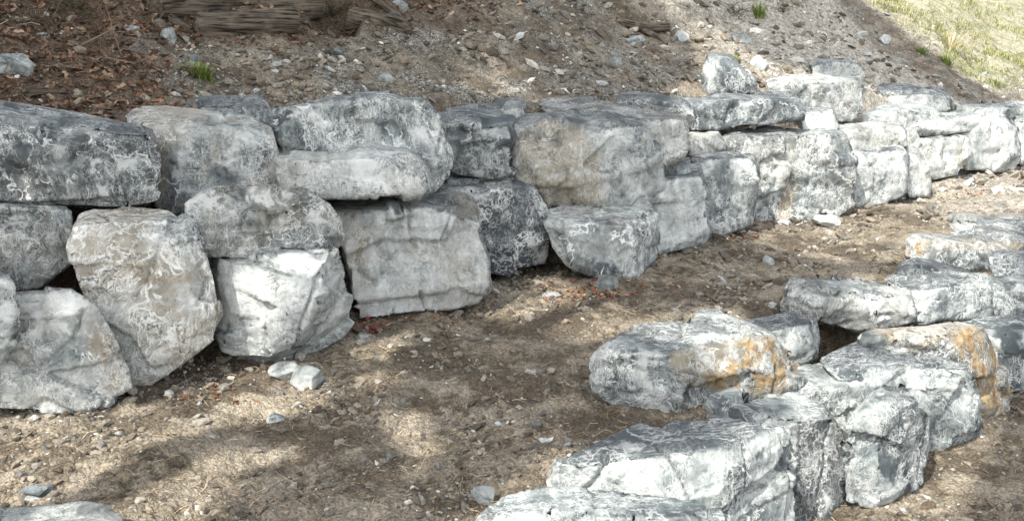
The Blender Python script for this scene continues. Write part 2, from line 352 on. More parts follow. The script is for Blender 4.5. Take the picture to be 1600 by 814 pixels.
# ------------------------------------------------------------------ boulders
def boulder(Yd, yaw, front, top=(), label='', tone=.5, tan=.2, vein=.8, back=.6, slope=.1, batter=.12, ridge=(),
            rust=None, tanp=None, topd=1., group='boulders of the upper dry stone wall', rough=1., inset=.02, name='boulder', cat='boulder', cells=16, seed=None, cutk=1.):
    """front outline seen on a leaning plane Yd ahead turned by yaw; top: far rim of the upper face; ridge: (u,v,forward) edges proud of it"""
    rs = np.random.default_rng(seed if seed is not None else int(abs(front[0][0]*7+front[0][1]*13+Yd*100)))
    uc = sum(p[0] for p in front)/len(front); vc = sum(p[1] for p in front)/len(front)
    C = at_y(uc, vc, Yd); ya = R(yaw); n = Vector((math.sin(ya), -math.cos(ya), batter)).normalized()
    def onp(u, v, w_=0.):
        d = ray(u, v); o = Vector((0, 0, H)); t = (C - n*w_ - o).dot(n)/d.dot(n)
        return o + d*t
    pts = []; rim = []
    front = [(uc+(p[0]-uc)*1.025, vc+(p[1]-vc)*1.025, *p[2:]) for p in front]
    for p in front:
        q = onp(p[0], p[1], p[2] if len(p) > 2 else inset); rim.append(q); pts.append(q)
        if not ridge:
            pts.append(onp(uc + (p[0]-uc)*.95, vc + (p[1]-vc)*.95, 0))
    for p in ridge: pts.append(onp(p[0], p[1], -p[2]))
    us = [p[0] for p in front]
    for (u, v) in top:
        uu = min(max(u, min(us)+2), max(us)-2); vv = 1e9; m = len(front)
        for k in range(m):
            a, b = front[k], front[(k+1) % m]
            if (a[0]-uu)*(b[0]-uu) <= 0 and a[0] != b[0]: vv = min(vv, a[1] + (b[1]-a[1])*(uu-a[0])/(b[0]-a[0]))
        P0 = onp(uu, vv, inset); d = ray(u, v); o = Vector((0, 0, H))
        # ray meets the plane z = z0 + slope*(y-y0)
        den = d.z - slope*d.y; t = (P0.z - slope*P0.y - o.z)/den if den < -.004 else 99
        y = o.y + d.y*t; y = min(max(y, P0.y+.06), P0.y+1.3)
        q = at_y(u, v, y); pts.append(q)
    cen = sum(pts, Vector())/len(pts); dr = (cen - Vector((0, 0, H))).normalized()
    cb = sum(rim, Vector())/len(rim)
    for q in rim: pts.append(cb + (q-cb)*.93 + dr*back)
    bm = bmesh.new()
    for q in pts: bm.verts.new(q)
    bmesh.ops.convex_hull(bm, input=bm.verts); 
    bmesh.ops.delete(bm, geom=[v for v in bm.verts if not v.link_faces], context='VERTS')
    # broken facets: cut corners and arrises off the block with planes, then close it again
    for q_ in range(18):
        A_ = np.array([v.co[:] for v in bm.verts]); sz_ = float((A_.max(0)-A_.min(0)).mean())
        k = rs.normal(size=3); k /= np.linalg.norm(k)
        if q_ < 8: k = np.array(n) + k*.50; k /= np.linalg.norm(k)
        c = (A_ @ k).max() - (rs.uniform(.010, .055) if q_ < 8 else rs.uniform(.006, .035))*sz_*cutk
        bmesh.ops.bisect_plane(bm, geom=bm.verts[:]+bm.edges[:]+bm.faces[:], plane_co=Vector(k)*c, plane_no=Vector(k), clear_outer=True)
        A_ = [v.co.copy() for v in bm.verts]; bm.clear()
        for q in A_: bm.verts.new(q)
        bmesh.ops.convex_hull(bm, input=bm.verts)
        bmesh.ops.delete(bm, geom=[v for v in bm.verts if not v.link_faces], context='VERTS')
    bm.normal_update()
    HN, HC = [], []
    for f in sorted(bm.faces, key=lambda f: -f.calc_area()):
        if f.calc_area() < 4e-4: continue
        A_ = np.array([v.co[:] for v in bm.verts]); k = np.array(f.normal); k = k/np.linalg.norm(k)
        if k @ (np.array(f.calc_center_median()) - A_.mean(0)) < 0: k = -k
        c = float((A_ @ k).max()); m = [j for j, q in enumerate(HN) if q @ k > .93]
        HN.append(k); HC.append((c, m[0] if m else len(HN)-1))
    HN = np.array(HN); hid = np.array([q[1] for q in HC]); HC = np.array([q[0] for q in HC]); ft = rs.normal(size=len(HN))*.13
    for j in range(len(HN)):                            # facets facing right and undersides get a darker tone
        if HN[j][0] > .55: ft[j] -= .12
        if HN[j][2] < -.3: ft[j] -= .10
    me = bpy.data.meshes.new('t'); bm.to_mesh(me); bm.free()
    ob = bpy.data.objects.new('t', me); COL.objects.link(ob)
    vs = max(.013, min(.04, Yd*.0029))
    m1 = ob.modifiers.new('r', 'REMESH'); m1.mode = 'VOXEL'; m1.voxel_size = vs
    dg = bpy.context.evaluated_depsgraph_get(); ev = bpy.data.meshes.new_from_object(ob.evaluated_get(dg))
    bpy.data.objects.remove(ob); bpy.data.meshes.remove(me)
    nv = len(ev.vertices); V = np.empty(nv*3, np.float32); ev.vertices.foreach_get('co', V); V = V.reshape(-1, 3).astype(float)
    size = float((V.max(0)-V.min(0)).mean()); cm = V.mean(0)
    # snap the remeshed skin onto the planes and arrises of the block so that its edges stay crisp
    for _ in range(2):
        D = V @ HN.T - HC[None]; a = D.argmax(1); ar = np.arange(nv); V = V - HN[a]*D[ar, a].clip(-1.2*vs, 1.2*vs)[:, None]
    D = V @ HN.T - HC[None]; D[ar, a] = -9; D[(HN[a] @ HN.T) > .93] = -9; b = D.argmax(1); db = D[ar, b]; t_ = (HN[a]*HN[b]).sum(1)
    dirb = HN[b] - HN[a]*t_[:, None]; L_ = np.linalg.norm(dirb, axis=1)+1e-9; hit = (db > -vs*.55*L_) & (db > -1)
    V = V - np.where(hit, (db/L_**2).clip(-2*vs, 2*vs), 0)[:, None]*dirb
    def normals(V):
        ev.vertices.foreach_set('co', V.astype(np.float32).ravel()); ev.update()
        N = np.empty(nv*3, np.float32); ev.vertices.foreach_get('normal', N) if False else ev.vertex_normals.foreach_get('vector', N)
        return N.reshape(-1, 3).astype(float)
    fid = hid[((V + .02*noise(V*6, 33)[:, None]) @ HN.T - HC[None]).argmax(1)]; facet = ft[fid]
    N = normals(V); sd = int(rs.integers(1, 99)); amp = min(size, 1.1)*rough
    # fracture cells: slightly tilted broken planes with small ledges between them
    K = cells; idx = rs.integers(0, nv, K); Cc = V[idx]; tilt = rs.normal(size=(K, 3))*.11; off = (rs.normal(size=K)*.007).clip(-.014, .014) + .006
    Wp = V + .03*np.stack([noise(V*4, sd+k) for k in range(3)], 1); Wp2 = Wp*np.array([1, 1, 1.7])
    near = ((Wp2[:, None, :]-(Cc*np.array([1, 1, 1.7]))[None])**2).sum(2).argmin(1)
    d = amp*(((V-Cc[near])*tilt[near]).sum(1).clip(-.04, .04) + off[near])
    # bedding layers
    ax = Vector((rs.normal()*.12, rs.normal()*.12, 1)).normalized(); sc = (V @ np.array(ax))*rs.uniform(6, 10) + .8*noise(V*1.6, sd+5)
    lay = rs.normal(size=400)*.010; li = np.floor(sc).astype(int) % 400; fr = sc-np.floor(sc)
    side = 1-np.abs(N[:, 2])
    d += amp*side*(lay[li]*.8 - .016*np.exp(-(fr/.05)**2)*sstep(.1, .3, noise(V*2.2, sd+8)))
    d += amp*(.010*noise(V*1.9, sd+10) + .004*noise(V*5, sd+11) + .009*fbm(V*11, 3, sd+12, .6, True) - .002)
    crk = np.abs(noise(V*np.array([2.2, 2.2, 1.2]), sd+20)); d -= amp*.035*np.exp(-(crk/.018)**2)*(noise(V*2, sd+21) > 0)
    V = V + N*d[:, None]
    N = normals(V); V = V + N*(.0045*fbm(V*34, 2, sd+30))[:, None]
    o3 = Vector((float(cm[0]), float(cm[1]), float(V[:, 2].min())))
    V = V - np.array(o3)
    ev.vertices.foreach_set('co', V.astype(np.float32).ravel())
    ev.polygons.foreach_set('use_smooth', np.ones(len(ev.polygons), bool)); ev.update()
    ev.name = name; ev.materials.clear(); ev.materials.append(STONE)
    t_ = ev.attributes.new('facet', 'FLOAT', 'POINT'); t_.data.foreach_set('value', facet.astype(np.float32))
    U_, V_ = to_px(V + np.array(o3))
    for nm, pol in (('rust', rust), ('tan_patch', tanp)):
        if pol:
            a = sstep(-9, 9, poly_dist(U_, V_, pol) + 14*noise(V*6, 71))
            t_ = ev.attributes.new(nm, 'FLOAT', 'POINT'); t_.data.foreach_set('value', a.astype(np.float32))
    ob = bpy.data.objects.new(name, ev); COL.objects.link(ob); ob.location = o3
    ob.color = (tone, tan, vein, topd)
    tag(ob, label, cat, group)
    return ob
LG = 'boulders of the lower dry stone wall'
B = boulder
# --- upper wall, from the left
B(6.2, 24, [(-70,198),(20,207),(60,201),(150,216),(236,207),(243,240),(249,316),(215,321),(175,329),(120,313),(70,323),(0,320),(-70,326)],
  [(-70,166),(20,168),(90,176),(130,177),(165,188),(225,190)], 'big dark blue-grey block with pale right half, topmost at left edge of upper wall', .44, .1, .9, ridge=[(-20,215,0),(128,226,.05),(125,310,.04),(60,215,.02),(225,225,0),(230,300,0),(0,300,0)])
B(7.05, 20, [(240,210),(300,196),(390,199),(425,214),(440,262),(442,300),(400,330),(300,345),(255,330),(243,270)],
  [(182,181),(215,171),(300,173),(400,183),(422,202)], 'warm grey rounded boulder in the top course, right of the dark corner block', .5, .8, .75, slope=.16)
B(7.9, 15, [(228,172),(320,164),(418,166),(436,205),(440,250),(240,230)], [(235,161),(320,154),(400,151)], 'low blue-grey slab peeping out behind the warm grey rounded boulder', .42, 0, .5)
B(6.0, 22, [(-60,334),(60,330),(106,326),(112,360),(109,415),(84,430),(60,448),(20,452),(-60,452)], [(-60,321),(60,322),(104,319)], 'squarish grey block with pale seam, under the dark corner block at left edge', .46, .3, .6)
B(5.9, 14, [(113,352),(200,352),(262,345),(292,350),(304,378),(330,430),(348,492),(330,530),(288,562),(232,603),(200,592),(180,530),(165,482),(140,465),(120,420),(109,390)],
  [(130,326),(200,322),(262,330)], 'tallest tan-stained pale boulder leaning in the bottom course at left', .62, .95, .95, ridge=[(200,375,.05),(270,375,.03),(310,450,.04),(320,500,0),(230,580,0),(190,500,.03),(150,420,.02)], seed=5, tanp=[(200,400),(240,385),(290,400),(300,440),(250,450),(220,500),(180,470),(190,430)])
B(5.5, 16, [(-80,472),(30,464),(112,462),(152,482),(176,520),(196,570),(205,606),(160,636),(110,645),(60,637),(0,634),(-80,632)], [(-60,458),(60,452),(110,456)],
  'bulky pale grey boulder on the soil at bottom left of upper wall', .58, .5, .95, tanp=[(150,490),(180,520),(200,600),(170,620),(140,540)])
B(5.3, 10, [(-90,440),(0,432),(20,446),(28,482),(20,525),(8,565),(-90,600)], [(-60,425),(5,426)], 'dark purplish boulder sliver cut off by left edge of view', .36, 0, .8)
B(6.35, 18, [(297,322),(330,300),(400,295),(480,302),(512,322),(530,350),(534,376),(520,381),(450,389),(380,396),(324,402),(310,372),(298,350)], [(325,296),(400,291),(480,294)],
  'wide low grey block with pale streaks, resting above the white-faced stone', .52, .45, .9)
B(6.25, 12, [(330,405,.22),(368,402,.10),(440,402,.05),(500,393,.04),(524,389,.10),(540,418,.25),(550,462,.35),(545,502,.35),(520,535,.35),(480,560,.3),(430,573,.1),(382,562,.06),(352,545,.12),(338,500,.25)],
  [(335,398),(400,392),(470,388),(520,385)], 'white-faced wedge boulder in the bottom course under the wide low block', .78, .1, .6, ridge=[(498,405,.07),(490,450,.09),(470,505,.08),(440,560,.05),(372,415,.02),(372,545,0)])
B(7.8, 18, [(428,172),(480,168),(600,158),(662,163),(690,192),(702,232),(697,270),(665,302),(600,305),(500,295),(440,258),(431,215)], [(445,166),(540,157),(620,152),(665,156)],
  'broad mottled blue-green boulder, largest of the top course', .42, 0, 1.0)
B(8.6, 14, [(702,200),(790,198),(799,216),(799,268),(770,276),(706,274),(698,232)], [(668,162),(740,157),(815,158),(810,180)], 'blue-grey block right of the broad mottled boulder in the top course', .36, .05, .7)
B(9.1, 10, [(786,170),(812,166),(820,180),(816,205),(796,212),(786,196)], [(792,158),(814,157)], 'small brownish stone wedged between two top course boulders', .42, .5, .5, back=.4)
B(7.2, 20, [(432,252),(480,250),(560,253),(640,248),(664,262),(669,290),(655,306),(500,308),(440,304)], [(438,245),(540,236),(640,227),(662,238)], 'chalky white brick-like block with grey top, below the broad mottled boulder', .62, .3, .9)
B(7.4, 26, [(528,338),(600,338),(660,329),(740,317),(752,350),(756,400),(756,452),(745,470),(700,485),(640,492),(590,500),(562,502),(550,450),(545,400)], [(512,318),(600,306),(700,303),(742,312)],
  'large smooth grey block with dark flat top in the bottom course', .56, .45, .45, tanp=[(540,370),(575,375),(580,410),(550,420)])
B(8.55, 18, [(690,305),(745,303),(800,292),(835,297),(848,320),(854,370),(854,412),(800,422),(757,424),(735,400)], [(668,290),(720,283),(800,284),(832,290)], 'dark block with bold white veins right of the large smooth grey block', .30, 0, .85)
B(8.7, 16, [(700,280),(798,276),(802,290),(798,305),(700,305)], [(700,272),(795,270)], 'thin dark slab bedded between two blocks beside the white-veined block', .36, 0, .7, back=.4)
B(8.9, 14, [(803,202),(830,186),(870,182),(930,190),(1000,200),(1030,242,.2),(1042,272,.25),(1040,320,.3),(960,330,.15),(850,328,.12),(810,302,.12),(798,262,.14)], [(815,180),(900,176),(1000,184)],
  'rounded boulder with brown oval face and blue-grey right flank', .34, .1, .5, ridge=[(850,205,.03),(915,208,.06),(950,262,.08),(962,318,.07),(860,300,.04)], tanp=[(808,210),(850,192),(905,196),(930,230),(948,290),(952,322),(860,322),(812,290)])
B(9.35, 16, [(868,186),(990,188),(1060,184),(1079,190),(1078,216),(1068,246),(1046,257),(1010,247),(900,240)], [(838,157),(900,155),(970,160),(1060,172),(1078,184)], 'long flat-topped slab lying behind and over the brown-faced boulder', .46, .35, .8)
B(10.2, 10, [(966,158),(1000,152),(1050,160),(1082,170),(1082,190),(966,175)], [(970,147),(1000,143),(1070,158)], 'small blue-grey wedge on top of the long flat slab', .38, .1, .5, back=.4)
B(8.5, 10, [(853,347),(920,348),(988,346),(1003,352,.1),(1025,342,.22),(1027,402,.28),(985,434),(930,426),(890,413),(866,386)], [(855,331),(900,322),(1010,312),(1022,330)], 'undercut white-edged boulder perched on a small chock stone', .5, .25, 1., ridge=[(870,355,.02),(995,355,.06),(985,425,.05),(900,400,.03)])
B(9.4, 20, [(1008,318),(1030,285),(1095,275),(1101,300),(1102,376),(1062,386),(1030,398),(1000,398)], [(1028,262),(1092,256)], 'green-grey boulder tucked beside the perched white-edged boulder', .34, 0, .65, seed=8)
B(10.2, 18, [(1086,262),(1112,250),(1172,250),(1183,262),(1182,300),(1172,352),(1112,371),(1098,366)], [(1078,247),(1130,238),(1176,241)], 'pale-topped grey boulder at the edge of the sunlit stretch', .42, .1, .9)
B(9.7, 12, [(1030,262),(1075,258),(1080,272),(1075,285),(1030,290)], [(1040,250),(1078,246)], 'small flat green-grey shelf stone under the end of the long slab', .42, 0, .5, back=.4)
B(11.35, 12, [(1066,163),(1150,165),(1240,157),(1255,170),(1254,187),(1200,195),(1120,202),(1080,206),(1074,190)], [(1050,153),(1150,148),(1240,149)], 'dark green slab with bright top lying flat across the wall', -.12, 0, .55, topd=.1)
B(11.0, 10, [(1076,216),(1120,212),(1132,224),(1130,242),(1078,245)], [(1076,207),(1122,203)], 'small bright stone under the left end of the dark green slab', .6, .4, .7, back=.4, topd=.5)
B(11.3, 16, [(1128,218),(1180,213),(1300,210),(1320,217),(1331,250),(1330,318),(1305,332),(1240,330),(1205,357),(1182,348),(1178,300),(1165,250),(1135,240)], [(1118,207),(1200,199),(1318,205)],
  'biggest sunlit white block, in the bottom course below the dark green slab', .26, .3, .75, seed=4, tanp=[(1225,290),(1240,290),(1235,350),(1210,355)], topd=.5)
B(12.3, 14, [(1318,208),(1380,200),(1410,203),(1418,230),(1380,236),(1330,239)], [(1310,196),(1360,189),(1408,192)], 'sunlit flattish stone sitting on the upright striped block', .52, .35, .8, topd=.5)
B(12.1, 14, [(1328,242),(1400,236),(1412,241),(1417,300),(1404,311),(1370,319),(1335,329),(1327,300)], [(1335,233),(1405,230)], 'upright striped grey block in the sunlit bottom course', .56, .05, .9, topd=.5)
B(12.7, 24, [(1412,238),(1436,242),(1456,280),(1457,305),(1420,309),(1412,280)], [(1412,228),(1434,232)], 'narrow cream boulder leaning against the upright striped block', .64, .5, .7, topd=.5)
B(12.0, 10, [(1252,180),(1300,174),(1312,196),(1306,210),(1255,206)], [(1256,168),(1300,164)], 'small bright block at the right end of the dark green slab', .58, .1, .7, back=.4, topd=.5)
B(12.8, 12, [(1200,130),(1262,126),(1340,128),(1350,142),(1346,176),(1326,192),(1290,190),(1200,160)], [(1204,120),(1262,116),(1340,119)], 'pale square-ended block, highest of the sunlit stones', .5, .3, .8, topd=.5)
B(14.8, 8, [(1348,146),(1400,140),(1450,141),(1490,155),(1492,172),(1350,178)], [(1355,134),(1400,129),(1480,144)], 'low white stone farthest back on the sunlit wall', .52, .1, .7, back=.5, topd=.5)
B(14.0, 12, [(1340,176),(1420,172),(1465,176),(1472,190),(1440,206),(1350,206)], [(1350,164),(1420,160),(1460,166)], 'flat white slab behind the sunlit flattish stone', .59, .1, .7, topd=.5)
B(14.1, 14, [(1418,190),(1470,186),(1512,184),(1515,205),(1465,212),(1425,215)], [(1425,180),(1500,175)], 'upper of two white stones divided by a dark gap', .59, .1, .8, topd=.5)
B(14.0, 14, [(1418,222),(1470,216),(1512,212),(1516,230),(1511,255),(1498,272),(1458,277),(1425,262)], [(1425,215),(1505,208)], 'lower white stone with ochre edge below the dark gap', .64, .35, .9, tanp=[(1495,225),(1508,225),(1505,255),(1492,255)], topd=.5)
B(14.9, 16, [(1500,185),(1575,178),(1588,200),(1592,228),(1585,263),(1545,264),(1508,265),(1506,215)], [(1500,175),(1570,171)], 'large bleached block at the right end of the upper wall', .52, .1, .8, ridge=[(1540,195,.03),(1545,255,.0),(1570,200,.02),(1575,250,0)], topd=.5)
B(15.4, 14, [(1582,190),(1680,185),(1685,262),(1596,262),(1588,230)], [(1585,176),(1680,172)], 'bleached block cut off by the right edge of view', .6, .1, .8, topd=.5)
B(14.7, 8, [(1386,152),(1440,147),(1478,153),(1484,174),(1390,176)], [(1395,142),(1470,145)], 'rough white stone in the back row of the sunlit end', .56, .2, .8, back=.5, topd=.5)
B(13.3, 12, [(1346,186),(1400,182),(1408,206),(1352,208)], [(1350,178),(1400,174)], 'small white block wedged behind the sunlit flattish stone', .55, .2, .8, back=.4, topd=.5)
B(15.8, 10, [(1488,172),(1560,166),(1612,170),(1612,188),(1492,188)], [(1495,163),(1600,160)], 'low pale ledge stone behind the large bleached block', .56, .2, .8, back=.5, topd=.5)
B(13.2, 12, [(1408,208),(1428,203),(1442,226),(1424,240),(1410,236)], [(1410,201),(1428,197)], 'little white wedge above the narrow cream boulder', .56, .4, .8, back=.4, topd=.5)
B(12.2, -10, [(1096,115),(1103,84),(1132,92),(1180,124),(1183,146),(1100,148)], [(1104,80),(1140,88),(1176,118)], 'loose pointed grey rock with pale edges on the bank behind the wall', .02, .05, .6, topd=.2, group='loose rocks on the bank', ridge=[(1120,108,.10),(1135,130,.1),(1155,145,.05)], back=.3, cells=10, name='loose_rock', cat='rock')
B(14.0, 4, [(1266,105),(1300,96),(1338,100),(1352,118),(1348,135),(1270,130)], [(1275,94),(1330,92)], 'loose white rock on the bank above the pale square-ended block', .74, .1, .6, group='loose rocks on the bank', back=.3, cells=10, name='loose_rock', cat='rock')
# --- lower wall
B(5.55, 10, [(925,562,.2),(950,548,.12),(1040,538,.1),(1150,540,.1),(1205,522,.1),(1232,545,.12),(1244,602,.15),(1200,614),(1105,618),(1092,646),(1040,650),(960,637),(930,612,.16)], [(950,535),(1000,510),(1060,497),(1125,493),(1172,510),(1215,520)],
  'blue-grey and orange two-toned boulder on the terrace soil', 0.44, .1, .85, ridge=[(960,560,.03),(1100,548,.03),(1215,545,.03),(1215,600,.02),(1080,600,.03),(970,610,0)], rust=[(1150,535),(1205,520),(1240,550),(1246,610),(1110,612),(1100,590),(1150,560)], tanp=[(1040,555),(1150,530),(1150,610),(1060,600)], group=LG)
B(6.3, 14, [(1200,520),(1245,512),(1276,502),(1281,530),(1279,560),(1240,573),(1212,566)], [(1158,500),(1230,492),(1274,497)], 'grey-blue block half hidden behind the orange end of the two-toned boulder', 0.46, 0, .7, group=LG)
B(7.1, 8, [(1220,470,.2),(1232,445,.15),(1270,452,.05),(1320,462,.04),(1400,458,.05),(1428,462),(1434,500),(1400,508),(1340,516),(1305,506),(1225,492,.2)], [(1230,432),(1285,428),(1360,433),(1422,446)], 'slab jutting over the black hollow with blue-grey top', 0.40, .3, .8, ridge=[(1275,465,.0),(1325,470,.03),(1330,505,.02),(1420,470,.02)], group=LG)
B(7.3, 8, [(1428,456),(1470,450),(1540,438),(1548,460),(1546,497),(1480,502),(1432,502)], [(1385,434),(1450,425),(1542,428)], 'light grey block with white right edge, next to the jutting slab', 0.44, 0, .8, group=LG)
B(8.3, 6, [(1400,424),(1440,414),(1500,424),(1520,430),(1480,440),(1402,438)], [(1405,410),(1432,402),(1510,418)], 'small dark layered slab lying on top of the light grey block', 0.28, 0, .6, back=.3, group=LG)
B(9.0, 8, [(1425,380),(1500,384),(1600,388),(1680,390),(1680,440),(1560,440),(1500,428),(1425,408)], [(1432,368),(1500,358),(1600,356),(1680,358)], 'white-topped rusty-edged broad slab at right, under the thinner top slab', 0.44, .2, .9, rust=[(1412,372),(1450,380),(1440,405),(1415,405)], tanp=[(1430,376),(1690,380),(1690,392),(1440,388)], group=LG)
B(9.9, 8, [(1478,352),(1600,356),(1690,358),(1690,372),(1500,370)], [(1490,338),(1560,334),(1690,338)], 'thin bleached slab farthest back of the lower wall', 0.58, .4, .7, group=LG)
B(8.0, 8, [(1545,402),(1600,398),(1690,400),(1690,440),(1552,436)], [(1550,392),(1690,388)], 'dark blue stone under the white-topped broad slab', 0.26, 0, .8, group=LG, back=.35)
B(7.6, 8, [(1546,446),(1600,444),(1690,446),(1690,505),(1550,500)], [(1548,432),(1690,428)], 'dark veined block at right edge, just right of the light grey block', 0.38, 0, .9, group=LG)
B(7.0, 8, [(1542,528),(1600,520),(1690,520),(1690,608),(1570,606),(1556,560)], [(1440,500),(1500,496),(1600,492),(1690,492)], 'wide bluish layered block right of the rusty boulder', 0.48, 0, .75, group=LG)
B(6.35, 18, [(1348,535),(1420,535),(1490,528),(1540,512),(1556,545,.1),(1576,622,.14),(1576,650,.14),(1556,673,.14),(1530,678,.1),(1440,660)], [(1344,518),(1400,512),(1490,499),(1537,503)], 'rust-orange boulder at right with flaming orange flank', 0.50, .3, .8, ridge=[(1500,535,.06),(1535,660,.06)], rust=[(1500,512),(1545,500),(1590,620),(1590,680),(1530,680),(1528,600),(1490,535)], tanp=[(1350,500),(1560,495),(1530,540),(1400,545)], group=LG)
B(5.95, 14, [(1300,585),(1345,572),(1440,575),(1522,570),(1531,602),(1533,682),(1500,696),(1452,708),(1420,690),(1340,640)], [(1284,562),(1340,536),(1400,534),(1512,562)], 'smooth light blue-grey block left of the rust-orange boulder', 0.44, 0, .65, ridge=[(1330,590,.0),(1455,590,.06),(1455,695,.03),(1515,590,.02)], group=LG)
B(5.75, 14, [(1242,610),(1310,632),(1340,622),(1363,600),(1365,640),(1322,720),(1245,710)], [(1242,574),(1300,565),(1362,592)], 'pale wedge squeezed between the dark-topped and blue-grey blocks', 0.58, .1, .8, group=LG)
B(5.2, 16, [(1328,672),(1352,636),(1385,622),(1432,634),(1451,652,.12),(1449,702,.14),(1441,752,.14),(1382,797),(1322,782),(1314,722)], [(1368,611),(1425,620)], 'light stepped boulder standing on the lower soil', .42, 0, .7, topd=.3, ridge=[(1345,665,.02),(1400,655,.07),(1390,700,.07),(1385,780,.05)], group=LG)
B(5.1, 18, [(1170,655),(1165,664),(1236,680),(1310,664),(1321,690,.1),(1319,880,.14),(1170,880)], [(1100,622),(1165,612),(1232,612),(1292,634)], 'dark-topped tall block behind the long white-faced front block', 0.36, .1, .6, topd=.7, ridge=[(1240,690,.07),(1242,860,.07)], group=LG)
B(4.35, 8, [(856,782,.15),(872,722,.14),(990,728,.06),(1105,716,.0),(1180,700,.12),(1237,692,.2),(1242,880,.24),(1100,890),(860,870,.12)], [(872,716),(930,700),(1000,666),(1050,652),(1150,660),(1232,670)], 'long front block with sunlit white face and grooved bluish flank', 0.56, 0, .7, ridge=[(1108,722,.08),(1105,870,.08),(880,735,0)], group=LG, slope=.14, batter=.18)
B(3.9, 4, [(742,822),(800,806),(920,806),(1060,806),(1112,808),(1115,940),(742,940)], [(785,776),(850,770),(950,772),(1050,780),(1100,790)], 'nearest pale boulder top cut off by bottom edge, right of centre', 0.54, 0, .8, group=LG)
B(3.75, 0, [(-70,838),(60,832),(160,832),(222,850),(222,960),(-70,960)], [(-60,796),(50,794),(135,788),(192,802)], 'pale boulder top in the bottom left corner', 0.58, .2, .5, group=LG)

def rock(u, v, w_px, h_px, label, tone=.6, tan=.3, vein=.4, z=None, cat='stone', sink=.3, rot=0., depth=1., grp='loose stones on the soil', name='loose_stone'):
    """free-lying stone seated in the ground"""
    if z is None:
        d = ray(u, v+h_px*.5); o = Vector((0, 0, H)); t = 1.5
        while t < 30:
            p = o + d*t
            if p.z < hz(p.x, p.y): break
            t += .02
    else: p = at_z(u, v+h_px*.5, z)
    Y = p.y; sc = (p-Vector((0, 0, H))).length/F
    w3, h3 = w_px*sc, h_px*sc
    rs = np.random.default_rng(int(u*3+v)); bm = bmesh.new(); bmesh.ops.create_icosphere(bm, subdivisions=5, radius=.5)
    V = np.array([q.co[:] for q in bm.verts])
    for _ in range(22):
        k = rs.normal(size=3); k /= np.linalg.norm(k); pr = V @ k; V -= np.maximum(pr-pr.max()*rs.uniform(.62, .92), 0)[:, None]*k
    V = V/(V.max(0)-V.min(0)); V += .05*np.stack([fbm(V*2.5+rs.uniform(0, 50), 4, k) for k in range(3)], 1)
    V = V*np.array([w3, w3*.8*depth, h3*(1+sink)]); c, s_ = math.cos(R(rot)), math.sin(R(rot))
    V = V @ np.array([[c, 0, s_], [0, 1, 0], [-s_, 0, c]])
    me = bpy.data.meshes.new(name)
    for q, co in zip(bm.verts, V): q.co = co
    for f in bm.faces: f.smooth = True
    bm.to_mesh(me); bm.free(); me.materials.append(STONE)
    ob = bpy.data.objects.new(name, me); COL.objects.link(ob)
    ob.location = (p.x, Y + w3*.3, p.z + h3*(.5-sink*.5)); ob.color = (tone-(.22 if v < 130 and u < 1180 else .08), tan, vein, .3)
    return tag(ob, label, cat, grp)
rock(948, 443, 38, 27, 'small grey chock stone under the perched white-edged boulder', .5, .4, .3, rot=25, sink=.1)
rock(447, 582, 50, 22, 'white stone at the foot of the white-faced wedge boulder, left of a pair', .85, .1, .3)
rock(482, 592, 50, 34, 'bigger white stone right of its pair below the white-faced wedge boulder', .85, .2, .3)
rock(1202, 407, 18, 15, 'small white stone alone on the middle of the terrace', .85, .1, .2)
rock(1292, 346, 42, 15, 'flat white stone below the biggest sunlit white block', .9, .1, .2)
rock(753, 776, 38, 26, 'tan stone beside the nearest pale boulder top', .75, .6, .2)
rock(20, 104, 52, 30, 'white and grey rock among brown leaves at left edge', .7, 0, .9)
rock(427, 656, 30, 20, 'grey stone on the lit soil below the pair of white stones', .5, 0, .3)
rock(52, 772, 44, 14, 'flat grey stone above the bottom left boulder', .45, 0, .3)
rock(262, 58, 26, 24, 'upright grey stone beside the end of the fallen log', .5, 0, .5)
rock(205, 47, 20, 11, 'small pale stone in the leaves left of the logs', .7, 0, .3)
rock(303, 92, 16, 18, 'slanting grey chip above the green grass tuft', .6, 0, .2)
rock(530, 82, 18, 11, 'blue-grey stone on the scree below the tangle of leaves', .5, 0, .2)
rock(600, 122, 26, 14, 'pale stone with dark hollow beside it on the scree', .75, .3, .2)
rock(625, 10, 26, 16, 'cream stone at the top beside the split stump', .75, .3, .2)
rock(1065, 60, 24, 17, 'white stone right of the root wood on the bank', .9, 0, .2)
rock(995, 63, 30, 14, 'pale grey stone just below the root wood', .65, 0, .4)
rock(1160, 62, 34, 18, 'whitish stone on the bank above the pointed rock', .85, .1, .2)
rock(1190, 100, 30, 20, 'white stone right of the pointed rock', .85, .1, .2)
rock(960, 96, 24, 15, 'grey stone halfway up the scree', .55, .1, .4)
rock(1385, 62, 18, 14, 'white stone alone in the shadow band on the bank', .9, 0, .1)
rock(862, 462, 30, 10, 'flat pale stone on the soil below the white-veined block', .65, .3, .2)
rock(567, 527, 24, 12, 'cream stone by the red-leaved sprig', .8, .4, .1)
rock(880, 290, 4, 3, 'tiny chip', .5) if False else None

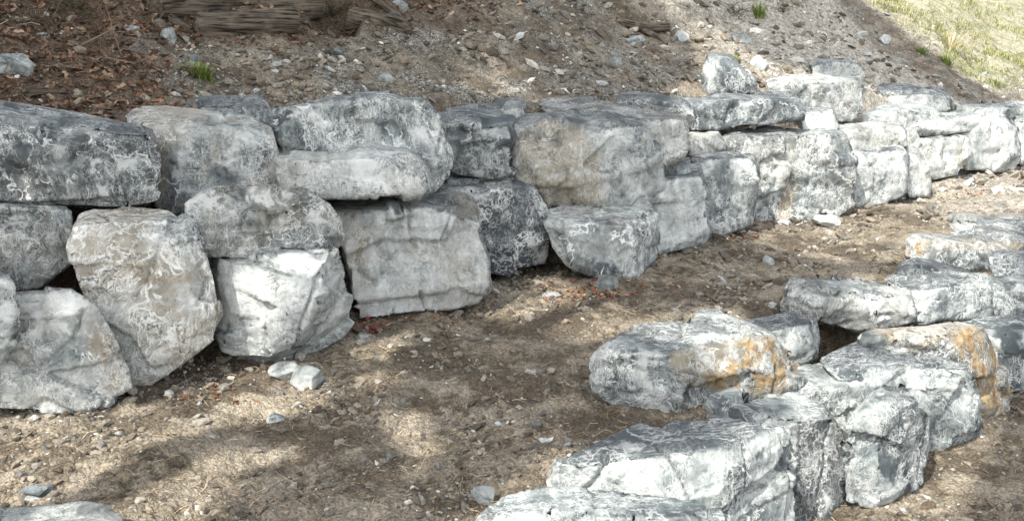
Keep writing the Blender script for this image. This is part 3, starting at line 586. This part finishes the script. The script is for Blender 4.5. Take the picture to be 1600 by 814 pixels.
# ------------------------------------------------------------------ trees outside the view that throw the dappled shade
LIT = [  # sunlit areas, as seen from the camera
 [(1000,-40),(1060,-40),(1092,40),(1210,110),(1385,150),(1545,182),(2100,190),(2100,520),(1700,410),(1440,400),(1300,400),(1240,385),(1178,372),(1175,240),(1050,175),(1050,145),(1100,130),(1085,60)],
 [(1300,-300),(1345,-10),(1480,92),(1600,165),(2100,200),(2100,-300)],
  [(330,560),(440,585),(520,590),(500,680),(430,690),(330,650)],
 [(540,505),(650,520),(600,560),(560,560)], [(560,595),(640,590),(660,640),(600,650)], [(-40,670),(200,630),(350,690),(370,740),(250,830),(120,840),(-40,820)],
 [(-60,780),(230,780),(240,860),(-60,860)], [(760,430),(850,432),(980,490),(1000,510),(900,530),(760,490)],
 [(640,640),(700,690),(640,720),(600,670)], [(855,715),(1112,700),(1108,800),(1000,814),(740,860),(740,800)], [(1000,500),(1150,490),(1180,520),(1040,530)],
 [(1120,520),(1245,515),(1250,615),(1110,615)], [(1240,575),(1600,500),(1700,500),(1700,900),(1240,900)], [(1330,440),(1700,430),(1700,520),(1330,512)],
 [(1415,330),(1700,330),(1700,384),(1415,384)], [(1110,690),(1330,640),(1330,900),(1110,900)], [(300,560),(345,555),(330,600)],
]
HALF = [(.95, [(365,405),(500,402),(480,500),(432,575),(350,560)]), (.85, [(0,640),(350,600),(500,700),(330,830),(-50,830)]), (.22, [(500,560),(900,650),(860,830),(560,830)]), (.7, [(1080,150),(1180,240),(1180,350),(1060,300)]),
        (.93, [(690,85),(800,85),(850,150),(715,152)]), (.55, [(560,0),(760,0),(1000,150),(820,150)]), (.5, [(250,95),(560,80),(600,150),(300,150)]), (.5, [(1180,380),(1420,385),(1420,415),(1240,412)]), (.25, [(950,460),(1220,440),(1000,420)]), (.28, [(0,180),(760,180),(760,500),(0,600)])]
bpy.context.view_layer.update()
dg = bpy.context.evaluated_depsgraph_get()
def shade_test(Pc, rs):                            # True where a leaf would dim a spot the sun reaches
    PX = np.full((len(Pc), 2), -9999.)
    for i, p in enumerate(Pc):
        ok, loc, *_ = S.ray_cast(dg, Vector(p), -TO_SUN)
        if ok:
            u, v = to_px(np.array([loc[:]]))
            if not np.isnan(u[0]): PX[i] = (u[0], v[0])
    lit = np.zeros(len(Pc), bool); half = np.zeros(len(Pc), bool)
    for q in LIT: lit |= poly_dist(PX[:, 0], PX[:, 1], q) > -12
    hp = np.zeros(len(Pc))
    for f_, q in HALF: hp = np.maximum(hp, f_*in_poly(PX[:, 0], PX[:, 1], q))
    outf = (PX[:, 0] < -400) | (PX[:, 1] > 1300); rnd = rs.uniform(size=len(Pc))
    return (lit & (rnd < .99)) | (rnd < hp) | (outf & (rnd < .5))
s3 = np.array(TO_SUN)
TREES = [((-8.5, -2.5, -.4), (-5.2, -.8, 15), np.array([.1, 7.0, .6])+s3*15, (5.2, 4.6, 3.2), 20000, .16, 'tall leafy tree out of view behind the camera, over the terrace'),
  ((-11, 2.5, .8), (-6.6, 3.2, 16), np.array([-1.2, 11.5, 2.2])+s3*17, (6.0, 4.6, 3.2), 20000, .16, 'tall leafy tree out of view at left, over the log pile'),
  ((-4.5, -7, -.5), (-2.8, 0, 24), np.array([6.5, 17.2, 3.])+s3*26, (6.5, 4.4, 3.), 60000, .18, 'tallest leafy tree out of view behind the camera')]
PLAN = []
for i, (base, top_, cc, cr, n, leaf, label) in enumerate(TREES):
    rs = np.random.default_rng(i+1); cr = np.array(cr); b = np.array(base, float); e = np.array(top_, float)
    d = rs.normal(size=(n, 3)); d /= np.linalg.norm(d, axis=1)[:, None]; P = cc + d*cr*(rs.uniform(size=(n, 1))**.45); P = P[~shade_test(P, rs)]
    path = [b + (e-b)*f + rs.normal(size=3)*.12*(f > .05) for f in np.linspace(0, 1, 12)]
    limbs = []
    for k in range(60):
        d = rs.normal(size=3); d /= np.linalg.norm(d); tip = cc + d*cr*rs.uniform(.4, .9); st = path[int(rs.uniform(.4, .95)*11)]; mid = (st+tip)/2 + rs.normal(size=3)*.4
        q = np.array([mid+(tip-mid)*f for f in (0, .25, .5, .75, 1)] + [st+(mid-st)*f for f in (.3, .6)])
        if not shade_test(q, np.random.default_rng(0)).any(): limbs.append([st, mid, tip])
    PLAN.append((base, path, limbs, P, leaf, label, rs))
for base, path, limbs, P, leaf, label, rs in PLAN:
    t = bpy.data.objects.new('deciduous_tree', None); COL.objects.link(t); t.location = base
    tag(t, label, 'tree', 'trees outside the view that shade the bank'); V = []; Fc = []; b = np.array(base)
    def tube(Pp, r0, r1, ns=9):
        m = len(Pp); i0 = len(V)
        for k, p in enumerate(Pp):
            d = Pp[min(k+1, m-1)] - Pp[max(k-1, 0)]; d = d/np.linalg.norm(d); a = np.cross(d, (0.3, .9, .1)); a /= np.linalg.norm(a); c = np.cross(d, a)
            r = r0 + (r1-r0)*k/(m-1)
            for j in range(ns):
                th = 2*math.pi*j/ns; V.append(p + r*(math.cos(th)*a + math.sin(th)*c))
        for k in range(m-1):
            for j in range(ns): Fc.append((i0+k*ns+j, i0+k*ns+(j+1) % ns, i0+(k+1)*ns+(j+1) % ns, i0+(k+1)*ns+j))
    tube(path, .32, .08, 12)
    for l in limbs: tube(l, .07, .012, 6)
    m = len(P); a = rs.normal(size=(m, 3)); a /= np.linalg.norm(a, axis=1)[:, None]; c = np.cross(a, rs.normal(size=(m, 3))); c /= np.linalg.norm(c, axis=1)[:, None]
    L = leaf*rs.uniform(.6, 1.2, (m, 1)); q = np.cross(a, c)
    LV = np.stack([P-a*L, P+c*L*.5+q*L*.1, P+a*L, P-c*L*.5+q*L*.1], 1).reshape(-1, 3)
    tint = np.repeat(np.array([.06, .10, .03])*rs.uniform(.6, 1.5, (m, 1)), 4, 0)
    mesh_np('trunk', np.array(V)-b, np.array(Fc), [BARK], True, parent=t)
    mesh_np('crown', LV-b, np.arange(4*m).reshape(-1, 4), [GREEN], False, parent=t, attrs={'tint': tint})

# ------------------------------------------------------------------ loose cover of the ground
def ground_samples(n, r0, r1, a0=-31, a1=31, rs=RNG):
    r = np.exp(rs.uniform(math.log(r0), math.log(r1), n)); a = np.radians(rs.uniform(a0, a1, n))
    X, Y = r*np.sin(a), r*np.cos(a); return X, Y, terrain_z(X, Y), r
_i = bmesh.new(); bmesh.ops.create_icosphere(_i, subdivisions=1, radius=1); ICV = np.array([v.co[:] for v in _i.verts]); ICF = np.array([[v.index for v in f.verts] for f in _i.faces]); _i.free()
def scatter_stones(name, n, r0, r1, smin, smax, label, seed, power=2.2, pals=None):
    rs = np.random.default_rng(seed); X, Y, Z, r = ground_samples(n, r0, r1, rs=rs)
    P = np.stack([X, Y, Z], 1); zn, pale = zones(P); s = sdist(X, Y, BASE); sl = sdist(X, Y, LOW)
    cl = noise(np.stack([X, Y, X*0], 1)*1.7, 60) + .5*noise(np.stack([X, Y, X*0], 1)*5, 61)
    keep = rs.uniform(size=n) < np.clip(.26 + 1.7*cl + .62*zn[:, 0] + .6*np.exp(-(s/.25)**2), .03, 1)*(1-.65*zn[:, 1])*(1-.45*zn[:, 2])
    keep &= ~((s > .35) & (s < 1.25)) & ~((sl > 0) & (sl < .8))
    X, Y, Z, r, zn, pale = X[keep], Y[keep], Z[keep], r[keep], zn[keep], pale[keep]; m = len(X)
    sz = (smin + (smax-smin)*rs.uniform(size=m)**power)*np.clip(r/7, .6, 2.)
    V = ICV[None]*(1+rs.uniform(-.38, .25, (m, 12, 1)))*np.stack([rs.uniform(.7, 1.4, m), rs.uniform(.6, 1.1, m), rs.uniform(.35, .8, m)], 1)[:, None]
    th = rs.uniform(0, 6.28, m); c, q = np.cos(th)[:, None], np.sin(th)[:, None]
    x = V[..., 0]*c - V[..., 1]*q; y = V[..., 0]*q + V[..., 1]*c; z = V[..., 2] + .35*x*rs.normal(size=(m, 1))
    V = np.stack([x, y, z], 2)*sz[:, None, None] + np.stack([X, Y, Z+sz*.15], 1)[:, None]
    pal = np.array([[.13, .125, .115], [.24, .22, .18], [.36, .34, .29], [.52, .50, .45], [.19, .155, .115], [.30, .31, .30], [.09, .07, .05]])
    pt = np.array([.18, .27, .10, .025, .26, .06, .10]); ph = np.array([.2, .2, .2, .12, .06, .2, .02]); pp = np.array([.06, .12, .22, .42, .05, .13, 0])
    w1 = zn[:, 0:1]*(1-pale[:, None]); w2 = pale[:, None]; pr = pt*(1-w1-w2).clip(0) + ph*w1 + pp*w2; pr = pr/pr.sum(1, keepdims=True)
    ix = (pr.cumsum(1) < rs.uniform(size=(m, 1))).sum(1).clip(0, 6)
    tint = np.repeat((pal[ix] if pals is None else np.array(pals)[rs.integers(0, len(pals), m)])*rs.uniform(.75, 1.25, (m, 1)), 12, 0)
    Fc = (ICF[None] + 12*np.arange(m)[:, None, None]).reshape(-1, 3)
    o = mesh_np(name, V.reshape(-1, 3), Fc, [PEBBLE], False, attrs={'tint': tint})
    tag(o, label, 'gravel', kind='stuff')
scatter_stones('gravel', 70000, 3.2, 24, .003, .018, 'fine gravel and crumbs of earth strewn over the soil', 11)
scatter_stones('rubble', 13000, 3.4, 24, .012, .055, 'coarser broken stones strewn over terrace and bank', 12, 3.)

scatter_stones('clods', 16000, 3.3, 20, .010, .050, 'crumbling clods of brown earth lying all over the soil', 13, 2.2, [(.11, .094, .072), (.16, .137, .105), (.075, .062, .047), (.20, .175, .14), (.13, .118, .10)])

LEAFV = np.array([[-1, 0, 0], [-.45, .38, .10], [.1, .30, .02], [.45, .45, .16], [1, 0, .05], [.45, -.42, .14], [.0, -.28, .03], [-.5, -.36, .12], [0, 0, -.06]])
LEAFF = np.array([[0, 1, 8], [1, 2, 8], [2, 3, 8], [3, 4, 8], [4, 5, 8], [5, 6, 8], [6, 7, 8], [7, 0, 8]])
def scatter_leaves(name, P, size, pal, label, seed, mat=LEAF, cat='leaf litter', tilt=.5, kind='stuff', parent=None, loc=None):
    rs = np.random.default_rng(seed); m = len(P)
    V = np.repeat(LEAFV[None], m, 0)*(1+rs.uniform(-.3, .3, (m, 9, 1))); V[..., 2] *= rs.uniform(.5, 3.5, (m, 1))
    a, b, c = rs.uniform(0, 6.28, m), rs.normal(size=m)*tilt, rs.normal(size=m)*tilt
    def rot(V, t, i, j):
        x, y = V[..., i].copy(), V[..., j].copy(); ct, st = np.cos(t)[:, None], np.sin(t)[:, None]
        V[..., i] = x*ct - y*st; V[..., j] = x*st + y*ct
    rot(V, b, 0, 2); rot(V, c, 1, 2); rot(V, a, 0, 1)
    V = V*(size*rs.uniform(.5, 1.2, m))[:, None, None] + P[:, None]
    pal = np.array(pal); tint = np.repeat(pal[rs.integers(0, len(pal), m)]*rs.uniform(.6, 1.3, (m, 1)), 9, 0)
    o = mesh_np(name, V.reshape(-1, 3), (LEAFF[None]+9*np.arange(m)[:, None, None]).reshape(-1, 3), [mat], False, attrs={'tint': tint}, parent=parent, loc=loc)
    if kind: tag(o, label, cat, kind=kind)
    return o
BR = [(.21, .13, .08), (.14, .085, .055), (.30, .22, .15), (.08, .05, .035), (.25, .15, .10), (.16, .12, .09)]
X, Y, Z, r = ground_samples(26000, 5.5, 16, -31, 12)
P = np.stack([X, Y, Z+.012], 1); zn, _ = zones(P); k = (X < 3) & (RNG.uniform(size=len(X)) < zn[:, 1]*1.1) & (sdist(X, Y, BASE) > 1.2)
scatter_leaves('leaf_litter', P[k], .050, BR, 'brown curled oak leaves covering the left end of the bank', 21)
def blob(u, v, su, sv, n):                         # leaves caught around a spot of the ground
    c = []
    for _ in range(n):
        p = at_z(u+random.gauss(0, su), v+random.gauss(0, sv), 0); c.append((p.x, p.y, hz(p.x, p.y, True)+.01))
    return c
P = np.array(blob(915, 460, 32, 8, 150) + blob(570, 500, 14, 8, 25) + blob(1150, 372, 18, 6, 50) + blob(340, 620, 40, 10, 22) + blob(690, 500, 40, 14, 25) + blob(1010, 450, 30, 15, 30) + blob(1510, 308, 30, 5, 40))
scatter_leaves('fallen_leaves', P, .032, [(.24, .10, .06), (.30, .16, .09), (.17, .07, .045), (.34, .24, .15)], 'reddish dead leaves caught in the hollows along the foot of the wall', 22)
k = (RNG.uniform(size=len(X)) < .012)
# straw and twigs
def scatter_sticks(name, n, r0, r1, ln, wd, pal, label, seed, cond=None, cat='twigs'):
    rs = np.random.default_rng(seed); X, Y, Z, r = ground_samples(n, r0, r1, rs=rs); P = np.stack([X, Y, Z+.012], 1)
    if cond is not None: P = P[cond(P, rs)]
    m = len(P); th = rs.uniform(0, 6.28, m); el = rs.normal(size=m)*.25; L = ln*rs.uniform(.4, 1.5, m)
    d = np.stack([np.cos(th), np.sin(th), el], 1); q = np.stack([-np.sin(th), np.cos(th), th*0], 1)*wd; u_ = np.array([0, 0, 1.])*wd
    bend = (rs.normal(size=(m, 3))*.12)*L[:, None]
    rings = []
    for f in (-.5, 0, .5):
        c = P + d*(L*f)[:, None] + (bend if f == 0 else 0)
        rings += [c+q, c+u_, c-q]
    V = np.stack(rings, 1); Fc = []
    for a in (0, 3):
        for j in range(3): Fc.append((a+j, a+(j+1) % 3, a+3+(j+1) % 3, a+3+j))
    Fc = (np.array(Fc)[None] + 9*np.arange(m)[:, None, None]).reshape(-1, 4)
    pal = np.array(pal); tint = np.repeat(pal[rs.integers(0, len(pal), m)]*rs.uniform(.7, 1.3, (m, 1)), 9, 0)
    tag(mesh_np(name, V.reshape(-1, 3), Fc, [LEAF], False, attrs={'tint': tint}), label, cat, kind='stuff')
scatter_sticks('straw', 4500, 3.4, 20, .07, .0016, [(.42, .34, .22), (.20, .14, .09), (.30, .22, .14), (.10, .07, .05)], 'bits of straw and fine twigs strewn over the soil', 31,
   lambda P, rs: (sdist(P[:, 0], P[:, 1], BASE) < .1) | (sdist(P[:, 0], P[:, 1], BASE) > 1.0))
scatter_sticks('brushwood', 1500, 6.5, 16, .30, .0035, [(.20, .15, .11), (.10, .07, .05), (.34, .28, .2)], 'thin dead brushwood on the wooded top of the bank', 32,
   lambda P, rs: (rs.uniform(size=len(P)) < np.maximum(zones(P)[0][:, 1], .12*(sdist(P[:, 0], P[:, 1], BASE) > 3.))) & (sdist(P[:, 0], P[:, 1], BASE) > 1.2))
# grass on the bright slope
def blades(P, rs, h, wd, pal, spread=.5, droop=.5, centre=None):
    m = len(P); th = rs.uniform(0, 6.28, m)
    if centre is not None: th = np.arctan2(P[:, 1]-centre[1], P[:, 0]-centre[0]) + rs.normal(size=m)*.7
    d = np.stack([np.cos(th), np.sin(th), th*0], 1); q = np.stack([-np.sin(th), np.cos(th), th*0], 1)
    Hh = (h*rs.uniform(.4, 1.2, m))[:, None]; z = np.array([0, 0, 1.]); s_ = spread*rs.uniform(.2, 1.4, (m, 1))
    p1 = P + z*Hh*.6 + d*Hh*s_*.4; p2 = P + z*Hh*(1-droop*s_*.6) + d*Hh*s_
    V = np.stack([P-q*wd, P+q*wd, p1+q*wd*.8, p1-q*wd*.8, p2, p2+z*.0005], 1)
    Fc = (np.array([[0, 1, 2, 3], [3, 2, 4, 5]])[None] + 6*np.arange(m)[:, None, None]).reshape(-1, 4)
    pal = np.array(pal); tint = np.repeat(pal[rs.integers(0, len(pal), m)]*rs.uniform(.7, 1.3, (m, 1)), 6, 0)
    return V.reshape(-1, 3), Fc, tint
rs = np.random.default_rng(41); X, Y, Z, r = ground_samples(120000, 13, 30, 12, 33, rs)
P = np.stack([X, Y, Z], 1); zn, _ = zones(P); cl = noise(P*np.array([1.3, 1.3, 0]), 77)+.6*noise(P*np.array([4., 4., 0]), 78)
k = rs.uniform(size=len(X)) < zn[:, 2]*np.clip(.28+2.2*cl, .03, 1); V, Fc, T = blades(P[k], rs, .12, .006, [(.13, .17, .035), (.30, .27, .13), (.40, .35, .20), (.10, .14, .03), (.22, .24, .06)], .8)
tag(mesh_np('grass', V, Fc, [GREEN], False, attrs={'tint': T}), 'thin yellow-green grass on the bright slope at top right', 'grass', kind='stuff')

def ground_hit(u, v):
    d = ray(u, v); o = Vector((0, 0, H)); t = 1.5
    while t < 40:
        p = o + d*t
        if p.z < hz(p.x, p.y): return Vector((p.x, p.y, hz(p.x, p.y, True)))
        t += .02
    return p
def tuft(u, v, n, h, spread, pal, label, cat='plant', rad=.06, name='grass_tuft', wd=.003, grp=None):
    p = ground_hit(u, v); rs = np.random.default_rng(int(u)); Q = np.array(p)[None] + rs.normal(size=(n, 3))*np.array([rad, rad, 0])*.5; Q[:, 2] = terrain_z(Q[:, 0], Q[:, 1]) - .01
    V, Fc, T = blades(Q, rs, h, wd, pal, spread*1.3, centre=p); o = mesh_np(name, V, Fc, [GREEN], False, attrs={'tint': T}, loc=p)
    return tag(o, label, cat, grp)
YG = [(.15, .20, .04), (.22, .26, .07), (.10, .14, .03)]; DR = [(.46, .38, .22), (.34, .27, .15), (.55, .48, .3)]
tuft(315, 122, 160, .15, .9, YG, 'bright green tuft on the scree behind the upper wall', rad=.07, wd=.005)
for (u, v, n, h, lb) in ((1478, 100, 160, .22, 'yellow-green clump along the edge of the shadow band'), (1556, 135, 60, .18, 'small green tuft near the right end of the shadow band'), (1440, 85, 90, .2, 'green tuft above the upper part of the shadow band')):
    tuft(u, v, n, h, .8, YG, lb, rad=.09, wd=.006)
tuft(1485, 75, 90, .55, 1.3, DR, 'pale dry grass clump spreading on the bright slope', rad=.10, wd=.004)
tuft(1186, 30, 90, .28, .7, YG, 'yellow-green sprout in the shade at the top of the bank', rad=.07, wd=.008)
tuft(1486, 308, 60, .06, .8, YG, 'tiny green tuft at the foot of the narrow cream boulder', rad=.02)
tuft(1150, 98, 50, .14, .8, YG, 'small green sprig behind the pointed rock', rad=.035, wd=.006)

DK = [(.030, .032, .018), (.055, .045, .028), (.09, .075, .05), (.02, .024, .012)]
for (u, v, n, h, rd, lb) in ((520, 30, 520, .26, .13, 'dark twiggy scrub between the logs and the splintered stump'), (128, 12, 420, .24, .16, 'dark brush at the top edge above the leaves'), (30, 40, 300, .20, .14, 'dark green brush at the far left edge'),
                             (1150, 22, 300, .34, .2, 'dark dead scrub at the top of the bank above the pointed rock'), (1222, 18, 260, .3, .2, 'grey twiggy scrub at the top of the shadow band'), (612, 88, 120, .10, .08, 'low brown tangle of dead stems below the stump')):
    p = ground_hit(u, v); q_ = np.random.default_rng(int(u)); V, Fc, T = [], [], []; c0 = np.array(p)
    nodes = [(c0 + np.array([0, 0, -.02]), np.array([0, 0, 1.]), 1.)]
    for _ in range(n//3):                            # stems forking off earlier stems, so the shrub hangs together
        a, d, w_ = nodes[int(q_.integers(0, len(nodes)))] if len(nodes) < 40 or q_.uniform() < .8 else nodes[0]
        d2 = d*.5 + q_.normal(size=3)*np.array([.8, .8, .45]); d2 /= np.linalg.norm(d2); b = a + d2*h*q_.uniform(.25, .6)
        b[2] = max(b[2], float(terrain_z(b[None, 0], b[None, 1], False)[0])+.01)
        e1 = np.cross(d2, (.3, .5, .8)); e1 /= np.linalg.norm(e1); e2 = np.cross(d2, e1); r0, r1 = .0045*w_, .0028*w_; i0 = len(V)
        for pt, rr_ in ((a, r0), ((a+b)/2 + q_.normal(size=3)*.012, (r0+r1)/2), (b, r1)):
            for k in range(3): V.append(pt + rr_*(math.cos(k*2.094)*e1 + math.sin(k*2.094)*e2)); T.append(None)
        for k in (0, 3):
            for j in range(3): Fc.append((i0+k+j, i0+k+(j+1) % 3, i0+k+3+(j+1) % 3, i0+k+3+j))
        if np.linalg.norm((b-c0)[:2]) < rd*2: nodes.append((b, d2, max(.5, w_*.85)))
    T = np.repeat(np.array(DK)[q_.integers(0, 4, len(V)//9)]*1.3, 9, 0)
    tag(mesh_np('scrub', np.array(V), np.array(Fc), [LEAF], False, attrs={'tint': T}, loc=p), lb, 'shrub', 'scrub on the bank')
# ------------------------------------------------------------------ logs and branches
def log(pa, pb, ra, rb, label, seed, name='fallen_log', cat='log', flat=1., shards=0):
    """old split log between two points, ends broken"""
    rs = np.random.default_rng(seed); A_, B_ = Vector(pa), Vector(pb); L = (B_-A_).length; ax = (B_-A_).normalized()
    nl, nr = max(24, int(L/.02)), 56; u = np.linspace(0, 1, nl); th = np.linspace(0, 2*math.pi, nr, endpoint=False)
    Ug, Tg = np.meshgrid(u, th, indexing='ij'); rad = ra + (rb-ra)*Ug
    q = np.stack([Ug.ravel()*L*.6, np.cos(Tg).ravel()*2.2, np.sin(Tg).ravel()*2.2], 1)
    g = 1 + .50*fbm(q*np.array([1.2, 1.4, 1.4]), 4, seed, .6, True).reshape(Ug.shape) + .20*noise(q*np.array([1.1, .6, .6]), seed+3).reshape(Ug.shape)
    rad = rad*g; end = np.minimum(Ug, 1-Ug)*L; jag = .05*np.abs(noise(q*3*np.array([0, 1, 1]), seed+9)).reshape(Ug.shape)*4
    rad = rad*np.clip((end+.01)/(.03+jag*.6), .12, 1)**.6
    x = Ug*L; y = rad*np.cos(Tg); z = rad*np.sin(Tg)*flat + .05*np.sin(Ug*3+seed)
    V = np.stack([x.ravel(), y.ravel(), z.ravel()], 1); k = (np.arange(nl-1)[:, None]*nr); j = np.arange(nr)[None]; j2 = (j+1) % nr
    Fc = np.stack([(k+j).ravel(), (k+j2).ravel(), (k+nr+j2).ravel(), (k+nr+j).ravel()], 1)
    c0, c1 = len(V), len(V)+1; V = np.vstack([V, [[.01, 0, z[0].mean()]], [[L-.01, 0, z[-1].mean()]]])
    Fq = [tuple(f) for f in Fc] + [(c0, int((i+1) % nr), int(i)) for i in range(nr)] + [(c1, (nl-1)*nr+i, (nl-1)*nr+(i+1) % nr) for i in range(nr)]
    me = bpy.data.meshes.new(name); me.from_pydata([tuple(v) for v in V], [], Fq); me.materials.append(WOOD)
    for p in me.polygons: p.use_smooth = True
    o = bpy.data.objects.new(name, me); COL.objects.link(o); o.location = A_; o.rotation_euler = ax.to_track_quat('X', 'Z').to_euler()
    if label: tag(o, label, cat, 'old logs on the bank')
    return o
def gp(u, v, lift=0.): p = ground_hit(u, v); return (p.x, p.y, p.z+lift)
log(gp(235, 20, .08), gp(500, 24, .08), .20, .17, 'long weathered log lying across the top of the left bank', 3)
log(gp(303, 46, .06), gp(468, 54, .06), .13, .11, 'shorter split log with pale broken end below the long log', 5)
log(gp(262, 42, .02), gp(303, 44, .02), .045, .05, 'short stub of wood left of the split log', 8)
log(gp(545, 42, .08), gp(645, 58, .02), .15, .05, 'splintered grey stump end beside the dark hollow', 12)
log(gp(575, 8, .1), gp(640, 45, .05), .07, .02, 'slanting splintered plank of wood over the stump end', 14)
log(gp(962, 38, .03), gp(1045, 48, .04), .07, .05, 'brown root wood lying halfway up the bank', 16)
log(gp(1000, 48, .03), gp(1042, 78, .02), .05, .02, 'forked root piece running down from the root wood', 18)
log(gp(38, 158, .03), gp(118, 148, .03), .035, .018, 'pale tapering stick of wood on leaves behind the corner block', 20)
BT = NT('twig_bark').out((.17, .13, .09))
def twig(pts, r, label, parent=None, name='dead_branch', cat='branch', mat=None):
    cu = []; V = []; Fc = []; ns = 6; m = len(pts)
    P = [np.array(p, float) for p in pts]
    for k, p in enumerate(P):
        d = P[min(k+1, m-1)] - P[max(k-1, 0)]; d = d/np.linalg.norm(d); a = np.cross(d, (.2, .97, .1)); a /= np.linalg.norm(a); c = np.cross(d, a); rr_ = r*(1-.75*k/(m-1))
        for j in range(ns): V.append(p + rr_*(math.cos(j*math.pi/3)*a + math.sin(j*math.pi/3)*c))
    for k in range(m-1):
        for j in range(ns): Fc.append((k*ns+j, k*ns+(j+1) % ns, (k+1)*ns+(j+1) % ns, (k+1)*ns+j))
    o = mesh_np(name, np.array(V), np.array(Fc), [mat or BT], True, loc=None if parent else tuple(P[0]), parent=parent)
    if label: tag(o, label, cat, 'dead branches on the bank')
    return o
def up(u, v, Y): p = at_y(u, v, Y); return p[:]
g = ground_hit(128, 72); Y = g.y
twig([g[:], up(150, 60, Y-.05), up(172, 48, Y-.05), up(186, 38, Y)], .012, 'pale bent branch propped over the dark hollow in the leaves')
g = ground_hit(190, 85); Y = g.y
twig([g[:], up(180, 60, Y-.05), up(172, 30, Y-.02), up(160, -5, Y)], .007, 'thin upright twig crossing the pale bent branch')
for (u, v, u2, lb) in ((205, 33, 222, 'thin leaning twig in front of the long log'), (248, 36, 262, 'second thin twig in front of the long log'), (58, 40, 80, 'slanting twig among the leaves at far left'), (75, 36, 96, 'pale slanting twig right of its neighbour at far left')):
    g = ground_hit(u, v); twig([g[:], up((u+u2)/2+3, v-18, g.y), up(u2, v-42, g.y)], .006, lb)
g = ground_hit(1392, 78); Y = g.y
g = ground_hit(985, 8)
# red-leaved sprig
e = bpy.data.objects.new('red_leaved_sprig', None); COL.objects.link(e); g = ground_hit(577, 520); e.location = g
tag(e, 'small red-leaved sprig growing at the foot of the large smooth grey block', 'plant')
st = []; lf = []
for (dx_, dz_) in ((-.04, .10), (.0, .14), (.05, .07), (.03, .04)):
    twig([(0, 0, 0), (dx_*.5, -.01, dz_*.6), (dx_, -.02, dz_)], .003, None, parent=e, name='stem')
    for _ in range(6): lf.append((dx_+random.gauss(0, .014), -.02+random.gauss(0, .012), dz_+random.gauss(0, .012)))
scatter_leaves('leaves', np.array(lf), .022, [(.22, .03, .04), (.30, .06, .06)], '', 51, kind=None, parent=e)
# thin saplings by the sunlit wall end
g = ground_hit(1573, 267); twig([g[:], up(1574, 240, g.y), up(1573, 215, g.y)], .022, 'short wooden stake against the bleached block at right', name='wooden_stake', cat='stake')
